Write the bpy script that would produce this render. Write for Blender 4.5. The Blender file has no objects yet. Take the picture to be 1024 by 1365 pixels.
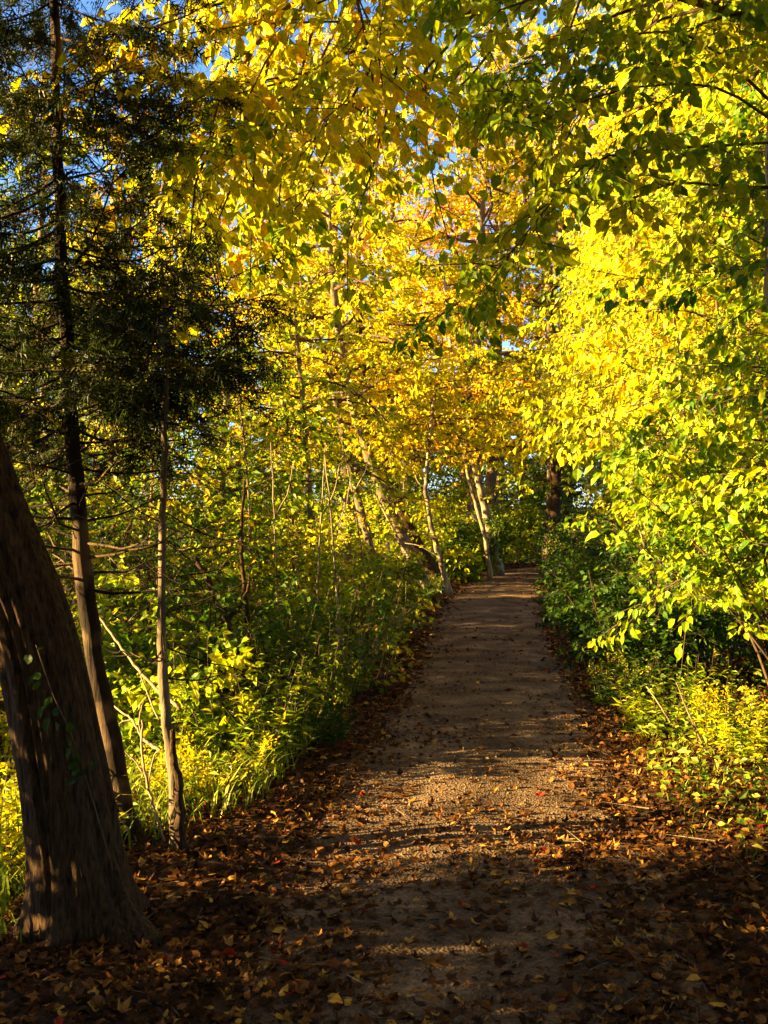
import bpy, math, random
import numpy as np
from mathutils import noise as mnoise, Vector

C = bpy.context.scene.collection
SC = bpy.context.scene
rng = np.random.default_rng(11)
F = 1440.0            # focal length in photo pixels (photo is 1024 x 1365)
EYE, HOR = 1.6, 674.0

def P(px, py, Y):
    """a point Y metres ahead that the photo shows at pixel px, py"""
    return np.array([(px - 512.0) / F * Y, Y, EYE - (py - HOR) / F * Y])

def nrm(a):
    a = np.asarray(a, float)
    return a / np.maximum(np.linalg.norm(a, axis=-1, keepdims=True), 1e-9)

# ------------------------------------------------------------------ ground shape
PY = [-12, 0, 3.3, 5.4, 6.1, 8.35, 13.1, 18.3, 22.8, 26.8, 30, 36, 60]
PX = [-.3, .15, .30, .42, .52, .83, 1.28, 1.85, 2.55, 3.75, 5.9, 12.0, 40]
def path_x(y): return np.interp(y, PY, PX)
def path_w(y): return np.interp(y, [0, 5, 9, 14, 24, 40], [.78, .77, .75, .74, .74, .76])
def pdist(x, y):
    return np.abs(np.asarray(x) - path_x(y)) - path_w(y)
def gh(x, y):
    x = np.asarray(x, float); y = np.asarray(y, float)
    d = pdist(x, y)
    s = np.clip((d - .1) / 3.0, 0, 1); s = s * s * (3 - 2 * s)
    h = .10 * np.sin(x * .9 + y * .4) + .08 * np.sin(y * 1.1 - x * .5 + 2) + .05 * np.sin(x * 2.3 + 1.7 * y)
    side = np.where(x < path_x(y), -.22, .18)
    edge = np.clip(d / .25, 0, 1) * .035 * (1 + .6 * np.sin(y * 5 + x * 3))
    return s * (h + side) + np.where(d > 0, edge, 0) * (1 - s)

# ------------------------------------------------------------------ materials
MATS = {}
def node_mat(name):
    m = bpy.data.materials.new(name); m.use_nodes = True
    nt = m.node_tree; nt.nodes.clear()
    return m, nt, nt.nodes.new('ShaderNodeOutputMaterial')

def ramp(nt, stops):
    r = nt.nodes.new('ShaderNodeValToRGB'); e = r.color_ramp.elements
    while len(e) < len(stops): e.new(.5)
    for k, (p, c) in enumerate(stops):
        e[k].position = p; e[k].color = (*c, 1)
    return r

def leaf_mat(name, stops, trans=.45, gloss=.012, rough=.45):
    m, nt, out = node_mat(name)
    N, L = nt.nodes, nt.links
    at = N.new('ShaderNodeAttribute'); at.attribute_name = 'hue'
    r = ramp(nt, stops); L.new(at.outputs['Fac'], r.inputs[0])
    geo = N.new('ShaderNodeNewGeometry')
    tc = N.new('ShaderNodeTexCoord')
    nz = N.new('ShaderNodeTexNoise'); nz.inputs['Scale'].default_value = 60; nz.inputs['Detail'].default_value = 2
    L.new(tc.outputs['Object'], nz.inputs['Vector'])
    mr = N.new('ShaderNodeMapRange'); mr.inputs[1].default_value = .3; mr.inputs[2].default_value = .7
    mr.inputs[3].default_value = .72; mr.inputs[4].default_value = 1.2
    L.new(nz.outputs[0], mr.inputs[0])
    mul = N.new('ShaderNodeMix'); mul.data_type = 'RGBA'; mul.blend_type = 'MULTIPLY'; mul.inputs[0].default_value = 1
    L.new(r.outputs[0], mul.inputs[6]); L.new(mr.outputs[0], mul.inputs[7])
    d = N.new('ShaderNodeBsdfDiffuse'); t = N.new('ShaderNodeBsdfTranslucent'); g = N.new('ShaderNodeBsdfGlossy')
    g.inputs['Roughness'].default_value = rough
    L.new(mul.outputs[2], d.inputs[0]); L.new(mul.outputs[2], t.inputs[0])
    m1 = N.new('ShaderNodeMixShader'); m1.inputs[0].default_value = trans
    L.new(d.outputs[0], m1.inputs[1]); L.new(t.outputs[0], m1.inputs[2])
    m2 = N.new('ShaderNodeMixShader'); m2.inputs[0].default_value = gloss
    L.new(m1.outputs[0], m2.inputs[1]); L.new(g.outputs[0], m2.inputs[2])
    L.new(m2.outputs[0], out.inputs[0])
    MATS[name] = m; return m

def bark_mat(name, dark, light, scale=(14, 14, 2.2), bump=.6, rough=.9, patch=None):
    m, nt, out = node_mat(name)
    N, L = nt.nodes, nt.links
    tc = N.new('ShaderNodeTexCoord'); mp = N.new('ShaderNodeMapping'); mp.inputs['Scale'].default_value = scale
    L.new(tc.outputs['Object'], mp.inputs[0])
    nz = N.new('ShaderNodeTexNoise'); nz.inputs['Scale'].default_value = 1.6; nz.inputs['Detail'].default_value = 6
    nz.inputs['Roughness'].default_value = .65
    L.new(mp.outputs[0], nz.inputs['Vector'])
    r = ramp(nt, [(.33, dark), (.68, light)]); L.new(nz.outputs[0], r.inputs[0])
    col = r.outputs[0]
    if patch:
        n2 = N.new('ShaderNodeTexNoise'); n2.inputs['Scale'].default_value = 3.5; n2.inputs['Detail'].default_value = 4
        L.new(tc.outputs['Object'], n2.inputs['Vector'])
        r2 = ramp(nt, [(.5, (0, 0, 0)), (.6, (1, 1, 1))]); L.new(n2.outputs[0], r2.inputs[0])
        mx = N.new('ShaderNodeMix'); mx.data_type = 'RGBA'
        L.new(r2.outputs[0], mx.inputs[0]); L.new(col, mx.inputs[6]); mx.inputs[7].default_value = (*patch, 1)
        col = mx.outputs[2]
    b = N.new('ShaderNodeBsdfPrincipled'); b.inputs['Roughness'].default_value = rough
    b.inputs['Specular IOR Level'].default_value = .15
    L.new(col, b.inputs['Base Color'])
    bp = N.new('ShaderNodeBump'); bp.inputs['Strength'].default_value = bump; bp.inputs['Distance'].default_value = .02
    L.new(nz.outputs[0], bp.inputs['Height']); L.new(bp.outputs[0], b.inputs['Normal'])
    L.new(b.outputs[0], out.inputs[0])
    MATS[name] = m; return m

leaf_mat('leaf_yellow', [(0, (.16, .22, .002)), (.3, (.44, .42, .003)), (.6, (.74, .58, .003)), (.85, (.82, .48, .003)), (1, (.64, .24, .003))], .5)
leaf_mat('leaf_lime', [(0, (.06, .145, .003)), (.3, (.22, .32, .003)), (.6, (.48, .45, .003)), (.85, (.66, .56, .003)), (1, (.74, .42, .003))], .5)
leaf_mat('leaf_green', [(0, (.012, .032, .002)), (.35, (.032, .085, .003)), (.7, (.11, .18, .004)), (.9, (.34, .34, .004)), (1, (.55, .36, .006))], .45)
leaf_mat('leaf_orange', [(0, (.5, .38, .01)), (.35, (.66, .36, .012)), (.7, (.55, .19, .012)), (1, (.42, .07, .014))], .5)
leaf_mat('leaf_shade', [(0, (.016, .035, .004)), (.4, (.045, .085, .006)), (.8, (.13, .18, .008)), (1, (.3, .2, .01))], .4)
leaf_mat('leaf_cedar', [(0, (.005, .010, .001)), (.5, (.022, .036, .002)), (.8, (.07, .068, .003)), (1, (.13, .055, .006))], .15, .02)
leaf_mat('leaf_litter', [(0, (.018, .007, .003)), (.3, (.06, .023, .006)), (.5, (.12, .042, .009)), (.75, (.29, .125, .024)), (.93, (.50, .28, .04)), (.96, (.28, .022, .010)), (1, (.36, .03, .012))], .2, .008, .5)
leaf_mat('leaf_dry', [(0, (.06, .04, .012)), (.5, (.2, .13, .035)), (1, (.42, .30, .09))], .3)
leaf_mat('leaf_grass', [(0, (.05, .10, .008)), (.5, (.16, .22, .012)), (.85, (.40, .36, .03)), (1, (.45, .30, .06))], .4)
bark_mat('bark_dark', (.004, .0022, .0012), (.095, .049, .021), (40, 40, 9.0), 1.0)
bark_mat('bark_cedar', (.006, .0035, .002), (.034, .019, .010), (30, 30, 3), .8, patch=(.10, .062, .032))
bark_mat('bark_pale', (.10, .075, .045), (.40, .31, .19), (20, 20, 5), .5, patch=(.10, .07, .04))
bark_mat('bark_grey', (.05, .036, .022), (.24, .17, .10), (16, 16, 3), .7)
bark_mat('bark_twig', (.03, .018, .010), (.13, .08, .045), (20, 20, 8), .3)
bark_mat('bark_dead', (.16, .11, .06), (.44, .32, .18), (30, 30, 6), .4)

# ------------------------------------------------------------------ mesh assembly
class Geo:
    def __init__(s): s.V = []; s.Q = []; s.n = 0
    def add(s, V, faces, mat=0, hue=None):
        """faces: list of int arrays (F,k)"""
        for f in faces:
            f = np.asarray(f)
            h = np.full(len(f), .5) if hue is None else hue
            if hue is not None and len(h) != len(f): h = np.resize(h, len(f))
            s.Q.append((f + s.n, mat, h))
        s.V.append(np.asarray(V, float)); s.n += len(V)
    def build(s, name, mats, parent=None, origin=(0, 0, 0), smooth=False):
        V = np.concatenate(s.V) - np.asarray(origin, float)
        me = bpy.data.meshes.new(name)
        nl = sum(f.size for f, _, _ in s.Q); nf = sum(len(f) for f, _, _ in s.Q)
        me.vertices.add(len(V)); me.loops.add(nl); me.polygons.add(nf)
        me.vertices.foreach_set('co', V.astype(np.float32).ravel())
        me.loops.foreach_set('vertex_index', np.concatenate([f.ravel() for f, _, _ in s.Q]).astype(np.int32))
        tot = np.concatenate([np.full(len(f), f.shape[1]) for f, _, _ in s.Q]).astype(np.int32)
        st = np.zeros(nf, np.int32); st[1:] = np.cumsum(tot)[:-1]
        me.polygons.foreach_set('loop_start', st)
        me.polygons.foreach_set('material_index', np.concatenate([np.full(len(f), m) for f, m, _ in s.Q]).astype(np.int32))
        me.polygons.foreach_set('use_smooth', np.full(nf, smooth))
        a = me.attributes.new('hue', 'FLOAT', 'FACE')
        a.data.foreach_set('value', np.concatenate([h for _, _, h in s.Q]).astype(np.float32))
        for m in mats: me.materials.append(MATS[m])
        me.update(calc_edges=True)
        o = bpy.data.objects.new(name, me); C.objects.link(o)
        if parent: o.parent = parent
        else: o.location = origin
        return o

def tube(pts, rad, sides=6, cap=True):
    pts = np.asarray(pts, float); n = len(pts)
    rad = np.broadcast_to(np.asarray(rad, float), (n,))
    t = nrm(np.gradient(pts, axis=0))
    m = nrm(pts[-1] - pts[0])
    ref = np.array([1., 0, 0]) if abs(m[0]) < .7 else np.array([0, 0, 1.])
    u = nrm(np.cross(t, ref)); v = np.cross(t, u)
    a = np.arange(sides) * 2 * math.pi / sides
    V = pts[:, None] + rad[:, None, None] * (np.cos(a)[None, :, None] * u[:, None] + np.sin(a)[None, :, None] * v[:, None])
    i = np.arange(n - 1)[:, None] * sides; j = np.arange(sides)[None]; k = (j + 1) % sides
    Q = np.stack([i + j, i + k, i + sides + k, i + sides + j], -1).reshape(-1, 4)
    V = V.reshape(-1, 3)
    fs = [Q]
    if cap:
        V = np.vstack([V, pts[-1] + t[-1] * rad[-1] * .6])
        b = (n - 1) * sides
        fs.append(np.stack([b + np.arange(sides), b + (np.arange(sides) + 1) % sides, np.full(sides, n * sides)], -1))
    return V, fs

def spline(pts, n):
    """smooth polyline through control points (Catmull-Rom)"""
    p = np.asarray(pts, float)
    if len(p) == 2: return p[0] + (p[1] - p[0]) * np.linspace(0, 1, n)[:, None]
    q = np.vstack([2 * p[0] - p[1], p, 2 * p[-1] - p[-2]])
    t = np.linspace(0, len(p) - 1, n); i = np.minimum(t.astype(int), len(p) - 2); f = (t - i)[:, None]
    a, b, c, d = q[i], q[i + 1], q[i + 2], q[i + 3]
    return .5 * (2 * b + (c - a) * f + (2 * a - 5 * b + 4 * c - d) * f ** 2 + (3 * b - a - 3 * c + d) * f ** 3)

def curve(p0, d0, L, n=6, droop=0., wander=.1, r=rng):
    pts = [np.asarray(p0, float)]; d = nrm(d0)
    for k in range(n - 1):
        d = nrm(d + r.normal(0, wander, 3) + np.array([0, 0, -droop / (n - 1)]))
        pts.append(pts[-1] + d * L / (n - 1))
    return np.array(pts)

def prisms(geo, A, B, r0, r1, mat):
    """many straight three-sided twigs at once"""
    A = np.asarray(A); B = np.asarray(B); n = len(A)
    if n == 0: return
    t = nrm(B - A); ref = np.where(np.abs(t[:, 2:3]) < .8, np.array([[0, 0, 1.]]), np.array([[1., 0, 0]]))
    u = nrm(np.cross(t, ref)); v = np.cross(t, u)
    V = []
    for P0, r in ((A, r0), (B, r1)):
        for a in (0, 2.1, 4.2):
            V.append(P0 + np.reshape(r, (-1, 1)) * (math.cos(a) * u + math.sin(a) * v))
    V = np.stack(V, 1).reshape(-1, 3)
    b = np.arange(n)[:, None, None] * 6
    Q = b + np.array([[0, 1, 4, 3], [1, 2, 5, 4], [2, 0, 3, 5]])[None]
    geo.add(V, [Q.reshape(-1, 4)], mat)

def maple_tpl():
    ang = [-150, -118, -75, -48, -28, 0, 28, 48, 75, 118, 150]
    rad = [.42, .30, .62, .34, .45, .72, .45, .34, .62, .30, .42]
    V = [(.38, 0, 0)]
    for a, r in zip(ang, rad):
        V.append((.38 + r * math.cos(math.radians(a)) * .9, r * math.sin(math.radians(a)) * 1.0, .9 * (r * .8) ** 2))
    Fs = [(0, k, k + 1) for k in range(1, 11)] + [(0, 11, 1)]
    return np.array(V), Fs
TPL = {
 'simple': (np.array([(0, 0, 0), (.42, .5, .10), (1, 0, -.06), (.42, -.5, .10)]), [(0, 2, 1), (0, 3, 2)]),
 'oval': (np.array([(0, 0, 0), (.5, 0, .0), (1, 0, -.16), (.24, .42, .08), (.62, .44, .04), (.24, -.42, .08), (.62, -.44, .04)]),
          [(0, 1, 3), (1, 2, 4), (1, 4, 3), (0, 5, 1), (1, 6, 2), (1, 5, 6)]),
 'maple': maple_tpl(),
 'narrow': (np.array([(0, 0, 0), (.4, .5, .06), (1, 0, -.22), (.4, -.5, .06)]), [(0, 2, 1), (0, 3, 2)]),
 'blade': (np.array([(0, .5, 0), (0, -.5, 0), (.45, .42, .06), (.45, -.42, .06), (.8, .25, -.03), (.8, -.25, -.03), (1, 0, -.18)]),
            [(0, 1, 3), (0, 3, 2), (2, 3, 5), (2, 5, 4), (4, 5, 6)]),
 'spray': (np.array([(0, .02, 0), (0, -.02, 0), (1, 0, -.12),
        (.12, .0, 0), (.22, .0, 0), (.42, .42, -.05), (.12, .0, 0), (.22, 0, 0), (.42, -.42, -.05),
        (.35, .0, 0), (.45, .0, 0), (.68, .34, -.08), (.35, .0, 0), (.45, 0, 0), (.68, -.34, -.08),
        (.58, .0, 0), (.67, .0, 0), (.86, .22, -.1), (.58, .0, 0), (.67, 0, 0), (.86, -.22, -.1)]),
        [(3 * k, 3 * k + 1, 3 * k + 2) for k in range(7)]),
}
def leaves(geo, c, ax, nm, L, W, hue, kind, mat, curl=None):
    c = np.asarray(c); n = len(c)
    if n == 0: return
    T, Fs = TPL[kind]; k = len(T)
    ax = nrm(ax); nm = nrm(nm - ax * np.sum(nm * ax, 1, keepdims=True)); sd = np.cross(nm, ax)
    L = np.broadcast_to(L, (n,)); W = np.broadcast_to(W, (n,))
    cu = np.ones(n) if curl is None else curl
    V = (c[:, None] + ax[:, None] * (T[:, 0] * L[:, None])[..., None] + sd[:, None] * (T[:, 1] * W[:, None])[..., None]
         + nm[:, None] * (T[:, 2] * (L * cu)[:, None])[..., None]).reshape(-1, 3)
    f = (np.arange(n)[:, None, None] * k + np.array(Fs)[None])
    geo.add(V, [f.reshape(-1, 3)], mat, np.repeat(np.clip(hue, 0, 1), len(Fs)))

SUNB = np.array([-.55, -.45, .60])
def leaf_on_twigs(geo, A, B, per, L, hue_t, kind='simple', mat=0, ratio=.62, spread=.5, down=.45, nb=SUNB, r=rng, jitter=.55, petiole=.35):
    """leaves along straight twigs A->B; hue_t is one value per twig"""
    n = len(A)
    if n == 0: return
    i = np.repeat(np.arange(n), per); m = len(i)
    t = r.uniform(.05, 1.05, m)[:, None]
    tw = nrm(B - A)[i]
    side = nrm(np.cross(tw, np.array([0, 0, 1.]) + r.normal(0, .25, (m, 3)))) * np.where(r.random(m) < .5, -1, 1)[:, None]
    ax = nrm(side * spread * 1.4 + tw * .55 + np.array([0, 0, -down]) + r.normal(0, .3, (m, 3)))
    ll = L * r.uniform(.42, 1.4, m)
    c = A[i] + (B - A)[i] * t + side * (ll * petiole)[:, None] + r.normal(0, .012, (m, 3))
    nm = nb[None] + r.normal(0, jitter, (m, 3))
    leaves(geo, c, ax, nm, ll, ll * ratio * r.uniform(.8, 1.2, m), hue_t[i] + r.normal(0, .11, m), kind, mat)

# ------------------------------------------------------------------ things
def thing(name, label, cat, loc, group=None):
    o = bpy.data.objects.new(name, None); C.objects.link(o)
    o.empty_display_size = .3
    o.location = tuple(float(v) for v in loc); o['label'] = label; o['category'] = cat
    if group: o['group'] = group
    return o
def tag(o, label, cat, group=None):
    o['label'] = label; o['category'] = cat
    if group: o['group'] = group
    return o
def dup(root, label, loc, rotz=0, sc=1, group=None):
    r = root.copy(); C.objects.link(r)
    r.location = tuple(float(v) for v in loc); r.rotation_euler = (0, 0, rotz); r.scale = (sc, sc, sc)
    r['label'] = label
    if group: r['group'] = group
    for ch in list(root.children):
        c = ch.copy(); C.objects.link(c); c.parent = r
    return r

def tree(name, label, cat, trunk, r0, r1, limbs=14, start=.3, llen=(1.2, 2.2), ldir=None, up=.35, droop=.5, subs=6, twigs=4,
         per=9, twig_len=.45, leaf='leaf_yellow', L=.085, kind='simple', bark='bark_grey', hue=(.25, .75), group=None, sides=10,
         down=.45, flare=1.35, extra=None, seed=0, rough=.0, bare=0., taper_limb=.55, jitter=.55, nb=SUNB, hue_top=0., flat=.3, smax=9.):
    """one tree: trunk, branches and a crown of leaves; trunk = control points, ground first"""
    r = np.random.default_rng(seed + 1000)
    tp = spline(trunk, max(14, int(6 * len(trunk))))
    base = tp[0].copy()
    n = len(tp); f = np.linspace(0, 1, n)
    rad = r0 + (r1 - r0) * f ** .85
    rad = rad * (1 + (flare - 1) * np.exp(-f * n / 1.6))
    tp[1:-1] += r.normal(0, r0 * .12, (n - 2, 3)) * np.array([1, 1, 0])
    tp2 = tp.copy(); tp2[0] -= np.array([0, 0, .12])
    root = thing(name, label, cat, base, group)
    g = Geo(); V, fs = tube(tp2, rad, sides); g.add(V, fs)
    g.build('trunk', [bark], root, base, True)
    gb = Geo(); gc = Geo()
    A = []; B = []; H = []; tr = []
    specs = []
    for k in range(limbs):
        s = start + (1 - start) * (k + r.random()) / limbs
        p = np.array([np.interp(s, f, tp[:, q]) for q in range(3)])
        pr = np.interp(s, f, rad)
        az = k * 2.4 + r.normal(0, .4)
        d = np.array([math.cos(az), math.sin(az), up + r.normal(0, .15)])
        if ldir is not None: d = d + np.asarray(ldir, float)
        ln = r.uniform(*llen) * (1 - taper_limb * (s - start) / (1 - start + 1e-6))
        specs.append((curve(p, d, ln, 7, droop, .14, r), min(pr * .6, .012 + .016 * ln)))
    for e in (extra or []):
        if len(e) > 2:
            gl = Geo(); V, fs = tube(spline(e[0], 10), np.linspace(e[1], e[1] * .35, 10), 5); gl.add(V, fs)
            gl.build('side_branch', [bark], root, base, True); continue
        specs.append((spline(e[0], 12) if len(e[0]) > 1 else e[0], e[1]))
    for pts, rr in specs:
        m = len(pts)
        V, fs = tube(pts, np.linspace(rr, rr * .3, m), 5); gb.add(V, fs)
        ln = np.sum(np.linalg.norm(np.diff(pts, axis=0), axis=1))
        ns = max(2, int(subs * ln / max(llen[1], .1) + .5)) if subs else 0
        hl = r.uniform(*hue)
        for q in range(ns):
            s = .18 + .82 * (q + r.random()) / ns
            i = min(int(s * (m - 1)), m - 2); fr = s * (m - 1) - i
            p = pts[i] + (pts[i + 1] - pts[i]) * fr
            t = nrm(pts[i + 1] - pts[i])
            sd = nrm(np.cross(t, [0, 0, 1.]) + 1e-6) * (1 if q % 2 else -1)
            d = t * .6 + sd * .8 + np.array([0, 0, r.normal(.05, flat)])
            sl = ln * r.uniform(.28, .45) * (1.15 - .5 * s) + .12
            sl = min(sl, smax * r.uniform(.6, 1.1))
            sp = curve(p, d, sl, 5, droop * .6, .16, r)
            V, fs = tube(sp, np.linspace(rr * .38, .003, 5), 3, False); gb.add(V, fs)
            h = hl + r.normal(0, .12) + hue_top * (p[2] - base[2])
            nt = max(2, int(twigs * sl / .6 + .5))
            for w in range(nt):
                u = (w + r.random()) / nt * 4
                i2 = min(int(u), 3); p2 = sp[i2] + (sp[i2 + 1] - sp[i2]) * (u - i2)
                t2 = nrm(sp[i2 + 1] - sp[i2])
                s2 = nrm(np.cross(t2, [0, 0, 1.]) + 1e-6) * (1 if w % 2 else -1)
                d2 = nrm(t2 * .7 + s2 * r.uniform(.3, 1) + np.array([0, 0, r.normal(-.12, flat)]))
                tl = twig_len * r.uniform(.6, 1.2)
                A.append(p2); B.append(p2 + d2 * tl); H.append(h)
            A.append(sp[3]); B.append(sp[4] + nrm(sp[4] - sp[3]) * .15); H.append(h)
    if A:
        A = np.array(A); B = np.array(B); H = np.array(H)
        prisms(gb, A, B, np.full(len(A), .0035), np.full(len(A), .0015), 0)
        keep = r.random(len(A)) >= bare
        leaf_on_twigs(gc, A[keep], B[keep], per, L, H[keep], kind, 0, down=down, r=r, jitter=jitter, nb=nb)
    if gb.n: gb.build('branches', ['bark_twig' if bark != 'bark_dead' else 'bark_dead'], root, base, True)
    if gc.n: gc.build('crown', [leaf], root, base)
    return root

def shrub(name, label, cat, x, y, h=1.6, w=1.0, stems=9, per=8, twn=9, L=.07, leaf='leaf_green', kind='simple', hue=(.2, .7),
          group=None, lean=(0, 0), bark='bark_twig', rs=.010, seed=0, low=.15, down=.4, twig_len=.35, jitter=.6, ratio=.6, open_=.5):
    """one bush: several stems from one stool, leafy twigs from near the ground up"""
    r = np.random.default_rng(seed + 5000)
    base = np.array([x, y, float(gh(x, y))])
    root = thing(name, label, cat, base, group)
    gs = Geo(); gc = Geo(); A = []; B = []; H = []
    for k in range(stems):
        a = r.uniform(0, 2 * math.pi); q = math.sqrt(r.random()) * w * .25
        p0 = base + np.array([math.cos(a) * q, math.sin(a) * q, -.05])
        p0[2] = float(gh(p0[0], p0[1])) - .05
        hh = h * r.uniform(.65, 1.05)
        d = np.array([math.cos(a) * open_ * w / h + lean[0], math.sin(a) * open_ * w / h + lean[1], 1.])
        pts = curve(p0, d, hh * math.sqrt(1 + (open_ * w / h) ** 2), 9, .25, .10, r)
        V, fs = tube(pts, np.linspace(rs * r.uniform(.7, 1.4), .003, 9), 5); gs.add(V, fs)
        hl = r.uniform(*hue)
        for t in range(twn):
            s = low + (1 - low) * (t + r.random()) / twn
            i = min(int(s * 8), 7); p = pts[i] + (pts[i + 1] - pts[i]) * (s * 8 - i)
            az = r.uniform(0, 2 * math.pi)
            d2 = nrm(np.array([math.cos(az), math.sin(az), r.normal(.25, .3)]))
            tl = twig_len * r.uniform(.6, 1.3) * (1.2 - .5 * s) * max(1, w)
            e = p + d2 * tl
            A.append(p); B.append(e); H.append(hl)
            for z in range(2):
                p3 = p + (e - p) * r.uniform(.3, .9)
                e3 = p3 + nrm(d2 + r.normal(0, .6, 3)) * tl * .55
                A.append(p3); B.append(e3); H.append(hl + r.normal(0, .1))
    A = np.array(A); B = np.array(B); H = np.array(H)
    prisms(gs, A, B, np.full(len(A), .003), np.full(len(A), .0012), 0)
    leaf_on_twigs(gc, A, B, per, L, H, kind, 0, down=down, r=r, jitter=jitter, ratio=ratio)
    gs.build('stems', [bark], root, base, True); gc.build('foliage', [leaf], root, base)
    return root

def herb(name, label, cat, x, y, w=.5, h=.7, n=30, leaf='leaf_lime', L=.07, ratio=.2, per=26, hue=(.3, .8), group=None, seed=0, bark='bark_twig', plume=True, d=None):
    """a clump of upright leafy stems such as goldenrod"""
    r = np.random.default_rng(seed + 9000)
    base = np.array([x, y, float(gh(x, y))]); root = thing(name, label, cat, base, group)
    gs = Geo(); gc = Geo()
    for k in range(n):
        a = r.uniform(0, 2 * math.pi); q = math.sqrt(r.random())
        px, py = x + math.cos(a) * q * w, y + math.sin(a) * q * (d or w)
        p0 = np.array([px, py, float(gh(px, py)) - .03])
        hh = h * r.uniform(.5, 1.1)
        pts = curve(p0, [math.cos(a) * .25 * q + .05, math.sin(a) * .25 * q, 1], hh, 7, .15, .07, r)
        V, fs = tube(pts, np.linspace(.004, .0015, 7), 3, False); gs.add(V, fs)
        m = int(per * r.uniform(.7, 1.2)); s = r.uniform(.12, 1, m); i = np.minimum((s * 6).astype(int), 5)
        c = pts[i] + (pts[i + 1] - pts[i]) * (s * 6 - i)[:, None]
        az = r.uniform(0, 6.28, m)
        ax = np.stack([np.cos(az), np.sin(az), r.normal(.35, .35, m)], 1)
        ll = L * r.uniform(.6, 1.3, m) * (1.25 - .7 * s)
        leaves(gc, c, ax, np.array([-.35, -.15, .8]) + r.normal(0, .45, (m, 3)), ll, ll * ratio, r.uniform(*hue) + r.normal(0, .1, m), 'narrow', 0)
        if plume and r.random() < .5:
            m = 26; t = r.random(m)[:, None]; c = pts[-1] + (pts[-2] - pts[-1]) * t * 1.2 + r.normal(0, .018, (m, 3))
            leaves(gc, c, r.normal(0, 1, (m, 3)) + [0, 0, .6], r.normal(0, 1, (m, 3)), .022, .012, np.full(m, .85) + r.normal(0, .1, m), 'simple', 0)
    gs.build('stems', [bark], root, base, True); gc.build('foliage', [leaf], root, base)
    return root

def stick(name, label, cat, pts, r0, r1, side=(), bark='bark_dead', group=None, sides=6):
    g = Geo(); p = spline(pts, 5 * len(pts)); p = p + rng.normal(0, r0 * .25, p.shape)
    V, fs = tube(p, np.linspace(r0, r1, len(p)), sides); g.add(V, fs)
    for s in side:
        q = spline(s, 8); q = q + rng.normal(0, r0 * .2, q.shape); q[0] = s[0]
        V, fs = tube(q, np.linspace(r0 * .55, r1 * .5, 8), 4); g.add(V, fs)
    b = np.asarray(pts[0], float)
    return tag(g.build(name, [bark], None, b, True), label, cat, group)

# ================================================================== GROUND, PATH, LITTER
def grid_axis(a, b, fine0, fine1, st):
    c = list(np.arange(fine0, fine1 + 1e-6, st)); s = st; v = fine1
    while v < b: s *= 1.35; v += s; c.append(min(v, b))
    s = st; v = fine0; lo = []
    while v > a: s *= 1.35; v -= s; lo.append(max(v, a))
    return np.array(lo[::-1] + c)
gx = grid_axis(-400, 400, -8, 9, .14); gy = grid_axis(-60, 700, -2, 32, .16)
XX, YY = np.meshgrid(gx, gy); ZZ = gh(XX, YY)
d_ = pdist(XX, YY)
ZZ = np.where(d_ < -.05, ZZ - .03, ZZ)
V = np.stack([XX.ravel(), YY.ravel(), ZZ.ravel()], 1)
ny, nx = XX.shape
i = (np.arange(ny - 1)[:, None] * nx + np.arange(nx - 1)[None]).ravel()
m, nt, out = node_mat('soil'); MATS['soil'] = m
N, Lk = nt.nodes, nt.links
tc = N.new('ShaderNodeTexCoord'); nz = N.new('ShaderNodeTexNoise'); nz.inputs['Scale'].default_value = 9; nz.inputs['Detail'].default_value = 8
Lk.new(tc.outputs['Object'], nz.inputs['Vector'])
rp = ramp(nt, [(.3, (.012, .007, .004)), (.5, (.045, .024, .011)), (.7, (.10, .055, .022))]); Lk.new(nz.outputs[0], rp.inputs[0])
b = N.new('ShaderNodeBsdfPrincipled'); b.inputs['Roughness'].default_value = .95; b.inputs['Specular IOR Level'].default_value = .1
Lk.new(rp.outputs[0], b.inputs['Base Color'])
bp = N.new('ShaderNodeBump'); bp.inputs['Distance'].default_value = .05; Lk.new(nz.outputs[0], bp.inputs['Height']); Lk.new(bp.outputs[0], b.inputs['Normal'])
Lk.new(b.outputs[0], out.inputs[0])
g = Geo(); g.add(V, [np.stack([i, i + 1, i + nx + 1, i + nx], 1)])
o = g.build('ground', ['soil'], None, (0, 0, 0), True); o['kind'] = 'structure'

m, nt, out = node_mat('gravel'); MATS['gravel'] = m
N, Lk = nt.nodes, nt.links
tc = N.new('ShaderNodeTexCoord')
vo = N.new('ShaderNodeTexVoronoi'); vo.inputs['Scale'].default_value = 75
nz = N.new('ShaderNodeTexNoise'); nz.inputs['Scale'].default_value = 2.2; nz.inputs['Detail'].default_value = 6
n3 = N.new('ShaderNodeTexNoise'); n3.inputs['Scale'].default_value = 45; n3.inputs['Detail'].default_value = 4
for q in (vo, nz, n3): Lk.new(tc.outputs['Object'], q.inputs['Vector'])
rp = ramp(nt, [(.3, (.055, .033, .020)), (.55, (.135, .085, .050)), (.75, (.27, .175, .10))]); Lk.new(nz.outputs[0], rp.inputs[0])
hs = N.new('ShaderNodeMix'); hs.data_type = 'RGBA'; hs.blend_type = 'MULTIPLY'; hs.inputs[0].default_value = .55
bw = N.new('ShaderNodeRGBToBW'); Lk.new(vo.outputs['Color'], bw.inputs[0])
mr = N.new('ShaderNodeMapRange'); mr.inputs[3].default_value = .45; mr.inputs[4].default_value = 1.5; Lk.new(bw.outputs[0], mr.inputs[0])
Lk.new(rp.outputs[0], hs.inputs[6]); Lk.new(mr.outputs[0], hs.inputs[7])
b = N.new('ShaderNodeBsdfPrincipled'); b.inputs['Roughness'].default_value = .85; b.inputs['Specular IOR Level'].default_value = .05
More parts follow.
